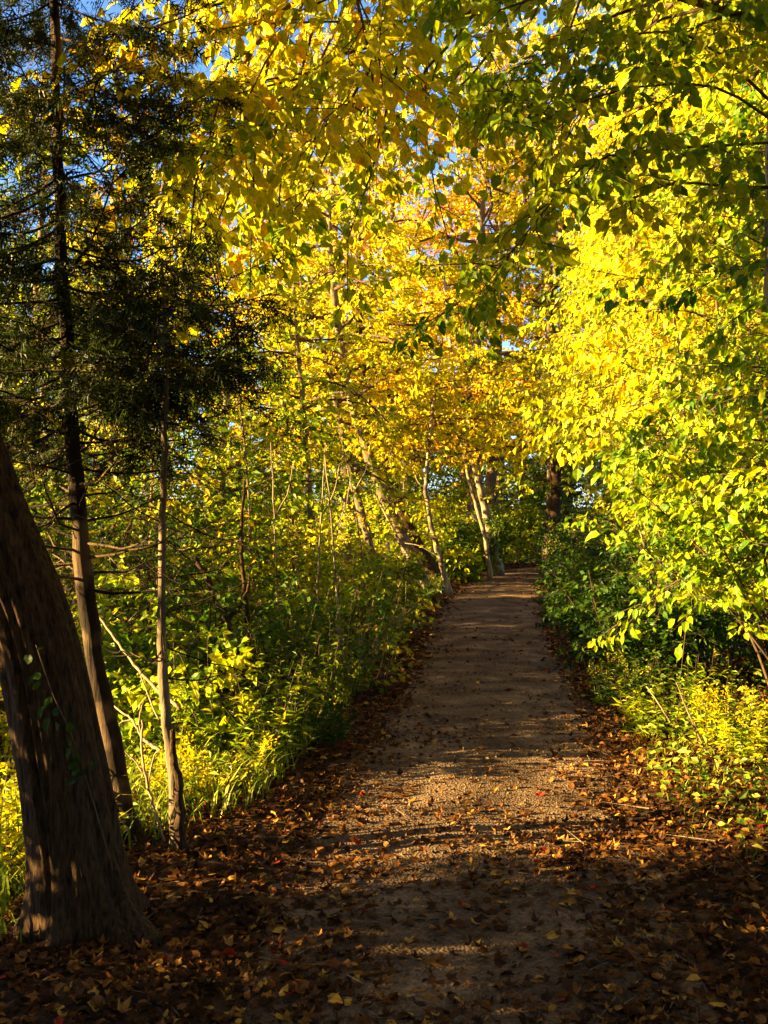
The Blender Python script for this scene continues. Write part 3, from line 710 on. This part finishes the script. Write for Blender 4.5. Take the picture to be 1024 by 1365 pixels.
# low bushes round the bend
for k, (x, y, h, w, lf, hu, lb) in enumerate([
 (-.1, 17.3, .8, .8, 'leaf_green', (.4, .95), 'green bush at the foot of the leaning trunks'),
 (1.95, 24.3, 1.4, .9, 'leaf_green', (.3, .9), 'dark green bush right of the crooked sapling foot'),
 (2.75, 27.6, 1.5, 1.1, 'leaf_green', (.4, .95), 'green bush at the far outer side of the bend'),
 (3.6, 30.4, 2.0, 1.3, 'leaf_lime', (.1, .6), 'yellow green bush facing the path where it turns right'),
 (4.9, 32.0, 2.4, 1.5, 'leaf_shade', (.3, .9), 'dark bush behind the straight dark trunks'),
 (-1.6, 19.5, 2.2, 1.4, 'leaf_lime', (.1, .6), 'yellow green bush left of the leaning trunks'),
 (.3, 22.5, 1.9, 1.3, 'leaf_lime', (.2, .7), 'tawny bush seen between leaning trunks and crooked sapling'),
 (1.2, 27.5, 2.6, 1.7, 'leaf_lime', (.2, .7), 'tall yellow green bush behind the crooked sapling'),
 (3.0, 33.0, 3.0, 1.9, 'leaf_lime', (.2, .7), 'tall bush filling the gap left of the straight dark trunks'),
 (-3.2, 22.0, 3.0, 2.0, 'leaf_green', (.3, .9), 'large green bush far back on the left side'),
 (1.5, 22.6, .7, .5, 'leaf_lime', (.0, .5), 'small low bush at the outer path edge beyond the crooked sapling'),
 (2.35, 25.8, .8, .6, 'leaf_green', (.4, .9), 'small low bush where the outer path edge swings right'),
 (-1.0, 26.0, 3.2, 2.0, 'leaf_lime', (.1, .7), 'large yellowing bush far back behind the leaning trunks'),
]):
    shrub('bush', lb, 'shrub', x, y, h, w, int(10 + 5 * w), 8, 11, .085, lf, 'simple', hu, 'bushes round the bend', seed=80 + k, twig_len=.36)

# ================================================================== RIGHT SIDE
RG = 'saplings of the right hand wall of leaves'
rs_ = [
 (3.15, 6.9, 4.2, 'leaf_lime', (.0, .45), .075, 'oval', 'bright green leafy sapling at the right frame edge'),
 (3.25, 8.6, 4.8, 'leaf_lime', (.15, .6), .078, 'oval', 'green leafed sapling behind the one at the right frame edge'),
 (3.2, 10.4, 5.2, 'leaf_lime', (.45, .9), .085, 'oval', 'yellow green sapling with large drooping leaves over the shaded right bushes'),
 (3.5, 12.0, 5.6, 'leaf_yellow', (.2, .6), .085, 'simple', 'yellow sapling with several thin brown stems on the right'),
 (3.6, 14.2, 5.4, 'leaf_lime', (.45, .9), .085, 'simple', 'yellow green sapling overhanging the middle of the right path edge'),
 (4.2, 16.6, 6.2, 'leaf_yellow', (.1, .55), .09, 'simple', 'tall yellow green tree arching over the path from the right'),
 (4.7, 19.4, 6.0, 'leaf_lime', (.2, .65), .09, 'simple', 'low branching light green tree on the right before the bend'),
 (5.0, 22.8, 7.0, 'leaf_yellow', (.1, .6), .10, 'simple', 'tall yellow tree on the right just before the dark trunks'),
 (4.6, 9.6, 7.4, 'leaf_lime', (.4, .85), .085, 'simple', 'tall yellow tree high at the right frame edge'),
 (5.4, 12.6, 8.4, 'leaf_yellow', (.35, .75), .09, 'simple', 'tallest golden tree behind the right hand saplings'),
 (3.9, 7.6, 6.4, 'leaf_lime', (.25, .7), .08, 'oval', 'tall yellow green tree at upper right frame edge under the overhanging limbs'),
 (4.6, 15.2, 8.6, 'leaf_yellow', (.2, .7), .09, 'simple', 'high yellow tree behind the sapling overhanging the middle of the right path edge'),
 (6.6, 15.6, 9.5, 'leaf_lime', (.35, .9), .095, 'simple', 'tall yellow green tree far back at the right frame edge'),
 (5.6, 20.4, 10.0, 'leaf_yellow', (.3, .8), .10, 'simple', 'highest golden tree on the right before the dark trunks'),
 (6.4, 18.0, 8.0, 'leaf_yellow', (.3, .75), .10, 'simple', 'broad golden tree far back on the right'),
]
for k, (x, y, h, lf, hu, L, kd, lb) in enumerate(rs_):
    z = float(gh(x, y)); r = np.random.default_rng(300 + k); lx = r.uniform(-.5, -.1)
    tp = [np.array([x, y, z]), np.array([x + .1 + r.normal(0, .08), y, z + h * .3]), np.array([x + lx * .3, y + r.normal(0, .1), z + h * .62]), np.array([x + lx, y, z + h])]
    tree('leafy_sapling', lb, 'tree', tp, .011 + .0032 * h, .008, int(18 + h * 2.6), .27 if y < 8 else .34 if y < 9.5 else .44, (1.1, 1.9 + .05 * h), (-.22 if k else -.08, -.10 if k else .2, 0), up=.5, droop=.5, subs=8, twigs=4,
         per=8, L=L, leaf=lf, kind=kd, hue=hu, bark='bark_twig', group=RG, seed=30 + k, down=.8, flat=.35, nb=np.array([-.65, -.35, .5]))
# thin brown stems showing through
stick('bare_stem', 'thin brown upright stem among the right hand saplings', 'stem', T((880, 830, 9.9), (866, 760, 9.9), (852, 700, 9.9), (840, 640, 9.9)), .016, .008, bark='bark_grey')
stick('bare_stem', 'second thin brown stem close right of the upright one', 'stem', T((896, 820, 10.2), (884, 740, 10.2), (872, 670, 10.2), (868, 610, 10.2)), .018, .008, bark='bark_grey')
stick('bare_stem', 'pale thin stem high in the yellow leaves on the right', 'stem', T((925, 640, 10), (910, 540, 9.6), (903, 450, 9.4), (893, 395, 9.3), (888, 360, 9.2)), .014, .009, bark='bark_pale')

for k, (x, y, h, w, lf, hu, lb) in enumerate([
 (3.05, 7.5, 2.3, 1.0, 'leaf_lime', (.0, .4), 'bright green tall bush at the right frame edge above the lit weeds'),
 (3.6, 9.2, 2.7, 1.1, 'leaf_lime', (.05, .5), 'tall green bush behind the thin dark sapling stem on the right'),
 (3.7, 10.9, 2.9, 1.1, 'leaf_lime', (.15, .6), 'tall yellow green bush behind the thin brown stems on the right'),
 (4.0, 12.9, 3.1, 1.2, 'leaf_lime', (.2, .65), 'tall yellowing bush halfway along the right hand wall of leaves'),
 (4.4, 15.2, 3.2, 1.2, 'leaf_lime', (.2, .65), 'tall yellowing bush where the right hand wall of leaves nears the bend'),
 (4.9, 17.9, 3.4, 1.2, 'leaf_lime', (.15, .6), 'last tall bush of the right hand wall before the dark trunks'),
 (5.6, 21.5, 3.4, 1.6, 'leaf_green', (.3, .9), 'tall green bush inside the bend in front of the dark trunks'),
]):
    shrub('tall_bush', lb, 'shrub', x, y, h, w, int(12 + 6 * w), 8, 13, .068, lf, 'simple' if y > 9 else 'oval', hu, 'tall bushes of the right hand wall of leaves', (-.12, -.03), seed=170 + k, low=.42, down=.6)
# shaded bushes and lit weeds at the right verge
VG = 'low bushes of the right verge'
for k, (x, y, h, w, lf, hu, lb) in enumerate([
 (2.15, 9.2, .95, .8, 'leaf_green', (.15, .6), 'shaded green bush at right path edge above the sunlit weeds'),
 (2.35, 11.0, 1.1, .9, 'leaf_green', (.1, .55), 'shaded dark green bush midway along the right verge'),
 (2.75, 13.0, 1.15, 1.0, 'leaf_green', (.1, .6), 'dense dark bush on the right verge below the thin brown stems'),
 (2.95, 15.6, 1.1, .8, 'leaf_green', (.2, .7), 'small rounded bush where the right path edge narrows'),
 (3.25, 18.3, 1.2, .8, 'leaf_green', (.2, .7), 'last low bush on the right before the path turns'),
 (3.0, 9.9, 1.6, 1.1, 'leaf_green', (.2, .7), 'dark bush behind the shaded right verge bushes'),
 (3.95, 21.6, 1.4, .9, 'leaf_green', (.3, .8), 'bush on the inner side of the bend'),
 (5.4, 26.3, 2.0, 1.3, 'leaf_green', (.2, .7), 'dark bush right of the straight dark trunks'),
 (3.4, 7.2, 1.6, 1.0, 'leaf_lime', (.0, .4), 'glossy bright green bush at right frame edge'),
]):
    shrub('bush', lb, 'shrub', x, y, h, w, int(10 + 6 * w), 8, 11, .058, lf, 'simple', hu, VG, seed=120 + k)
herb('goldenrod_clump', 'sunlit lime weeds at right path edge next to a slanting stick', 'plant', 1.98, 7.4, .30, .55, 42, L=.08, hue=(.15, .6), plume=False, seed=11, leaf='leaf_lime')
herb('goldenrod_clump', 'bright yellow weeds above the fallen leaves on the right', 'plant', 2.25, 6.7, .30, .48, 42, L=.075, hue=(.3, .75), seed=12, leaf='leaf_lime')
herb('goldenrod_clump', 'olive weeds at right frame edge above the leaf covered verge', 'plant', 2.75, 6.15, .32, .45, 40, L=.075, hue=(.1, .5), plume=False, seed=13, leaf='leaf_lime')
herb('goldenrod_clump', 'shaded weeds at the right path edge below the green bushes', 'plant', 1.88, 8.4, .24, .45, 34, L=.07, hue=(.1, .5), seed=14, leaf='leaf_green')
stick('slanting_stick', 'bare reddish stick slanting over the sunlit right weeds', 'stick', T((942, 1003, 6.6), (920, 955, 6.7), (902, 910, 6.8)), .006, .004, bark='bark_grey')
stick('slanting_stick', 'short bare stick leaning left in the sunlit right weeds', 'stick', T((893, 962, 6.9), (880, 940, 6.9), (862, 915, 7.0)), .005, .003, bark='bark_dead')

# ---- tree at right frame edge whose limbs hang over the path
tree('overhanging_tree', 'pale trunk at right frame edge with leafy limbs hanging over the path', 'tree',
     grounded([P(1060, 1090, 6.0), P(1052, 700, 6.0), P(1040, 420, 6.0), P(1035, 200, 6.0), P(1040, -60, 6.0), P(1030, -400, 6.0)]), .085, .05, 0, .5, (1, 1.6), None,
     subs=11, twigs=5, per=11, twig_len=.26, L=.066, leaf='leaf_lime', kind='oval', hue=(.25, .7), bark='bark_pale', seed=60, down=.75, droop=.4, flat=.25, nb=np.array([-.45, -.5, .55]), smax=.5,
     extra=[([P(1040, 60, 6), P(985, 20, 5.2), P(910, -2, 4.9), P(800, -40, 4.6), P(700, -40, 4.5)], .036),
            ([P(1038, 190, 6), P(960, 195, 5.6), P(880, 200, 5.4), P(790, 215, 5.2), P(740, 265, 5.1), P(690, 325, 5.1), P(640, 390, 5.1)], .009),
            ([P(1040, 150, 6), P(940, 60, 5.6), P(860, 45, 5.4), P(760, 70, 5.3), P(690, 110, 5.3)], .010),
            ([P(1040, 170, 6), P(960, 120, 5.6), P(870, 115, 5.3), P(780, 135, 5.1), P(700, 175, 5.1)], .009),
            ([P(1038, 250, 6), P(980, 250, 5.9), P(900, 245, 5.8), P(830, 270, 5.8)], .012)])
# ---- tree on the left out of whose crown twigs hang across the top of the picture
tree('overhanging_tree', 'leafy limbs drooping into the top middle of the picture from above', 'tree',
     grounded([np.array([3.4, 4.6, 0]), np.array([3.3, 4.6, 2.5]), np.array([3.0, 4.8, 4.6]), np.array([2.6, 5.0, 6.5])]), .11, .05, 0, .5, (1, 1.8), None,
     subs=10, twigs=5, per=8, twig_len=.30, L=.085, leaf='leaf_lime', kind='oval', hue=(.4, .85), bark='bark_grey', seed=61, down=.7, droop=.5, flat=.3, nb=np.array([-.6, -.3, .6]),
     extra=[([np.array([3.0, 4.8, 4.8]), P(900, -160, 5.6), P(640, -120, 6), P(480, -60, 6.2), P(398, 0, 6.2), P(340, 60, 6.2), P(305, 130, 6.2), P(262, 190, 6.2), P(232, 235, 6.2)], .032),
            ([np.array([3.0, 4.8, 4.7]), P(880, -60, 5.8), P(640, 10, 6.2), P(520, 55, 6.4), P(440, 105, 6.5), P(360, 160, 6.5), P(300, 215, 6.5)], .028),
            ([P(620, -110, 6), P(520, -60, 5.8), P(478, -10, 5.6), P(490, 60, 5.5), P(497, 120, 5.5), P(480, 155, 5.5)], .014),
            ([P(520, 55, 6.4), P(470, 130, 6.5), P(440, 195, 6.6), P(410, 260, 6.6), P(370, 300, 6.7)], .010),
            ([P(640, 10, 6.2), P(600, 60, 6.0), P(560, 110, 6.0), P(600, 150, 5.9)], .012),
            ([P(700, 0, 6.0), P(660, 60, 6.3), P(620, 110, 6.6), P(560, 160, 6.8)], .012),
            ([P(480, -60, 6.2), P(380, -60, 6.2), P(290, -20, 6.3), P(230, 40, 6.4)], .014)])

# ================================================================== BACKGROUND WOOD
def bgtree(label, x, y, h, leaf, hue, seed, bare=.15, per=13, L=.13, limbs=26, start=.25, llen=(2.0, 3.6), name='forest_tree', group='trees of the wood behind'):
    z = float(gh(x, y)); r = np.random.default_rng(seed)
    tp = [np.array([x, y, z]), np.array([x + r.normal(0, .2), y, z + h * .35]), np.array([x + r.normal(0, .3), y, z + h * .7]), np.array([x + r.normal(0, .3), y, z + h])]
    return tree(name, label, 'tree', tp, .10 + .008 * h, .03, limbs, start, llen, None, up=.5, droop=.35, subs=8, twigs=4, per=per, twig_len=.6, L=L, leaf=leaf, hue=hue, bark='bark_grey',
                group=group, seed=seed, bare=bare)
bo = bgtree('orange tree with sky showing through, left of the tall straight trunk', -2.8, 33, 15, 'leaf_orange', (.1, .7), 401, .35)
by_ = bgtree('golden tree filling the middle behind the leaning trunks', .6, 31, 14.5, 'leaf_yellow', (.2, .65), 402, .05, limbs=38, start=.2)
bl = bgtree('yellow green tree behind the left thicket', -6.0, 15.6, 6, 'leaf_lime', (.2, .7), 403, .1, L=.12)
br = bgtree('red orange tree top right of the tall straight trunk', 2.6, 36, 15, 'leaf_orange', (.4, 1), 404, .2)
for src, lb, x, y, rz, s in [
 (bo, 'orange tree far back left showing through the cedar branches', -8.5, 36, 1.2, 1.0),
 (bo, 'thin orange tree top right behind the golden one', 6.5, 39, 2.6, 1.1),
 (by_, 'golden tree behind the thin dark leaning trunk', -2.2, 27, 2.0, .95),
 (by_, 'golden tree behind the thin pale stems of the bend', 3.4, 33.5, 4.0, 1.0),
 (by_, 'golden tree rising behind the dark straight trunks', 7.2, 34, 1.0, 1.15),
 (by_, 'yellow tree high behind the right hand saplings', 9.5, 28, 3.0, 1.2),
 (bl, 'green tree at far left beyond the thick leaning trunk', -9.5, 15.5, 2.5, 1.0),
 (bl, 'yellow green tree beyond the left thicket, farther back', -7.5, 26, 4.4, 1.2),
 (bl, 'green tree farthest back on the left', -12, 30, .5, 1.3),
 (br, 'red tinged tree behind the left yellow maple', -5.5, 43, 3.3, 1.0),
 (br, 'rusty tree far behind the bend', 1.5, 47, 5.0, 1.0),
 (by_, 'golden tree far behind the bend on the right', 10.5, 42, 5.2, 1.3),
 (bl, 'green tree closing the view beyond the dark trunks', 5.8, 44, 2.2, 1.4),
 (bl, 'green tree closing the view behind the leaning trunks', -1, 40, 1.2, 1.3),
 (bl, 'green tree closing the view far left', -16, 42, 3.2, 1.5),
 (by_, 'golden tree closing the view far right', 15, 36, 3.9, 1.4),
]:
    dup(src, lb, (x, y, float(gh(x, y))), rz, s)
dup(by_, 'golden tree between the leaning trunks and the tall straight trunk', (-.9, 25, float(gh(-.9, 25))), .7, .8)
dup(by_, 'golden tree closing the sky above the thin pale stems of the bend', (2.5, 29.5, float(gh(2.5, 29.5))), 2.2, 1.05)
dup(by_, 'yellow tree rising behind the thinner dark trunk', (6.8, 25.5, float(gh(6.8, 25.5))), 3.3, .95)
dup(bo, 'orange tree filling the sky above the far end of the path', (3.6, 34.5, float(gh(3.6, 34.5))), 4.4, 1.05)
dup(by_, 'golden tree right above the far end of the path', (4.6, 29.5, float(gh(4.6, 29.5))), 5.7, 1.0)

# unseen bushes and tree added left of the frame to shade the path
sh = shrub('shade_bush', 'unseen dense bush added left of the frame to shade the path', 'shrub', -4.2, 1.7, 3.0, 1.5, 24, 9, 14, .085, 'leaf_green', 'simple', (.3, .8), 'added bushes outside the left frame edge', seed=201, twig_len=.42)
for x, y, rz, s in [(-4.3, 2.95, 1.5, .95), (-4.0, .6, 2.4, 1.1), (-4.9, 7.15, 2.0, .9), (-4.8, 8.2, 3.1, 1.05), (-5.0, 10.2, 4.2, 1.05), (-5.6, 12.3, 5.0, 1.1), (-6.0, 14.8, .6, 1.1)]:
    s *= .95; dup(sh, 'unseen dense bush added left of the frame to shade the path', (x, y, float(gh(x, y))), rz, s)
dup(bl, 'unseen tree added left of the frame so its crown shades the near path', (-6.5, 1.6, float(gh(-6.5, 1.6))), .4, 1.0)
for x, y, rz, s, src in [(2.6, -3.2, .3, 1.4, bl), (-2.6, -3.8, 1.3, 1.5, bl), (6.4, .6, 2.3, 1.4, bl), (7.0, 5.2, 3.3, 1.4, bl), (.3, -6.5, 4.1, .9, by_), (-6, -5, 5, .9, by_), (7, -4, 2, .9, by_), (-9, -2, 3, 1.2, bl), (4.6, -1.2, 1, 1.6, bl), (-1, -3, 4, 1.5, bl)]:  # unseen trees added around the camera to cut the sky fill
    dup(src, 'unseen tree added around the viewpoint to block sky light', (x, y, float(gh(x, y))), rz, s, 'added trees around the viewpoint')
ca = tree('added_canopy_tree', 'tall tree added outside the frame so its crown darkens the near path', 'tree', [np.array([4.9, 3.6, float(gh(4.9, 3.6))]), np.array([4.8, 3.6, 3.]), np.array([4.3, 3.7, 6.]), np.array([3.6, 3.8, 9.5])],  # added crowns overhead, keeping sky light off the path
    .16, .04, 34, .5, (2.4, 4.2), (-.5, 0, 0), up=.35, droop=.3, subs=9, twigs=4, per=19, twig_len=.6, L=.10, leaf='leaf_lime', hue=(.4, .75), bark='bark_grey', group='added tall trees arching over the near path', seed=900)
for x, y, rz, s in [(4.9, 7.4, .3, 1.0), (5.6, 11.0, -.2, 1.05), (1.8, -2.4, .2, 1.0), (-3.0, -1.6, 2.2, 1.0), (4.9, .2, .5, 1.0), (5.2, -4.5, .9, 1.0), (-1.5, -6, 1.6, 1.0), (3.6, 1.6, 1.2, 1.05), (-1.2, -.8, 2.9, 1.1), (6.2, 15.0, .2, 1.0)]:
    dup(ca, 'tall tree added outside the frame so its crown darkens the near path', (x, y, float(gh(x, y))), rz, s)
for k in (0, 1, 3, 4, 5, 6, 7, 8):  # added row of unseen bushes that blocks the low sky glow
    y = -7 + 5.2 * k; dup(sh, 'unseen bush added far left to block low sky glow', (-15.5 + .6 * math.sin(k * 2.3), y, float(gh(-15.5, y))), k * 1.7, 1.0 + .2 * math.sin(k), 'added bushes far left of the frame')
for k, (x, y, rz, s, lb) in enumerate([(5.2, 38, 1, 1.5, 'green thicket seen between the straight dark trunks'), (2.4, 38, 2, 1.6, 'green thicket far behind the crooked sapling'),
    (-.8, 35, 3, 1.6, 'green thicket far behind the leaning trunks'), (-4.5, 33, 4, 1.5, 'green thicket far behind the left bushes'), (8.5, 36, 5, 1.5, 'green thicket right of the straight dark trunks'),
    (-8.5, 27, .5, 1.4, 'green thicket far back behind the cedar'), (12.5, 38, 1.6, 1.7, 'green thicket far back at the right'), (-12, 36, 2.6, 1.8, 'green thicket farthest back at the left'), (7.4, 20, 2.9, 1.2, 'thicket behind the right hand saplings'), (6.2, 11.5, 2.1, 1.1, 'thicket at right frame edge behind the saplings')]):
    dup(sh, lb, (x, y, float(gh(x, y))), rz, s, 'thickets of the wood behind')
# ================================================================== CAMERA, LIGHT
cam = bpy.data.cameras.new('camera'); co = bpy.data.objects.new('camera', cam); C.objects.link(co)
cam.sensor_fit = 'VERTICAL'; cam.sensor_height = 36; cam.lens = 36 * F / 1365.0
cam.clip_start = .05; cam.clip_end = 2000
co.location = (0, 0, EYE); co.rotation_euler = (math.radians(90) - math.atan((682.5 - HOR) / F), 0, 0)
SC.camera = co

EL, AZ = math.radians(16), math.radians(9)      # low sun, from the left and a touch behind the camera
to_sun = Vector((-math.cos(EL) * math.cos(AZ), -math.cos(EL) * math.sin(AZ), math.sin(EL)))
sl = bpy.data.lights.new('sun', 'SUN'); sl.energy = 5.0; sl.angle = math.radians(.5); sl.color = (1, .71, .27)
so = bpy.data.objects.new('sun', sl); C.objects.link(so)
so.rotation_euler = to_sun.to_track_quat('Z', 'Y').to_euler(); so.location = (-20, -3, 12)
w = bpy.data.worlds.new('World'); SC.world = w; w.use_nodes = True
nt = w.node_tree; nt.nodes.clear()
sky = nt.nodes.new('ShaderNodeTexSky'); sky.sky_type = 'NISHITA'; sky.sun_disc = False
sky.ozone_density = 5; sky.dust_density = .3; sky.air_density = .85; sky.sun_elevation = EL; sky.sun_rotation = math.atan2(to_sun.x, to_sun.y)
bgd = nt.nodes.new('ShaderNodeBackground'); bgd.inputs[1].default_value = .05
wo = nt.nodes.new('ShaderNodeOutputWorld')
nt.links.new(sky.outputs[0], bgd.inputs[0]); nt.links.new(bgd.outputs[0], wo.inputs[0])

SC.view_settings.view_transform = 'Standard'; SC.view_settings.look = 'None'
SC.view_settings.exposure = 3.15; SC.view_settings.gamma = 1
SC.render.engine = 'CYCLES'
SC.cycles.max_bounces = 6; SC.cycles.diffuse_bounces = 3; SC.cycles.transmission_bounces = 3; SC.cycles.glossy_bounces = 2
SC.cycles.sample_clamp_indirect = 4
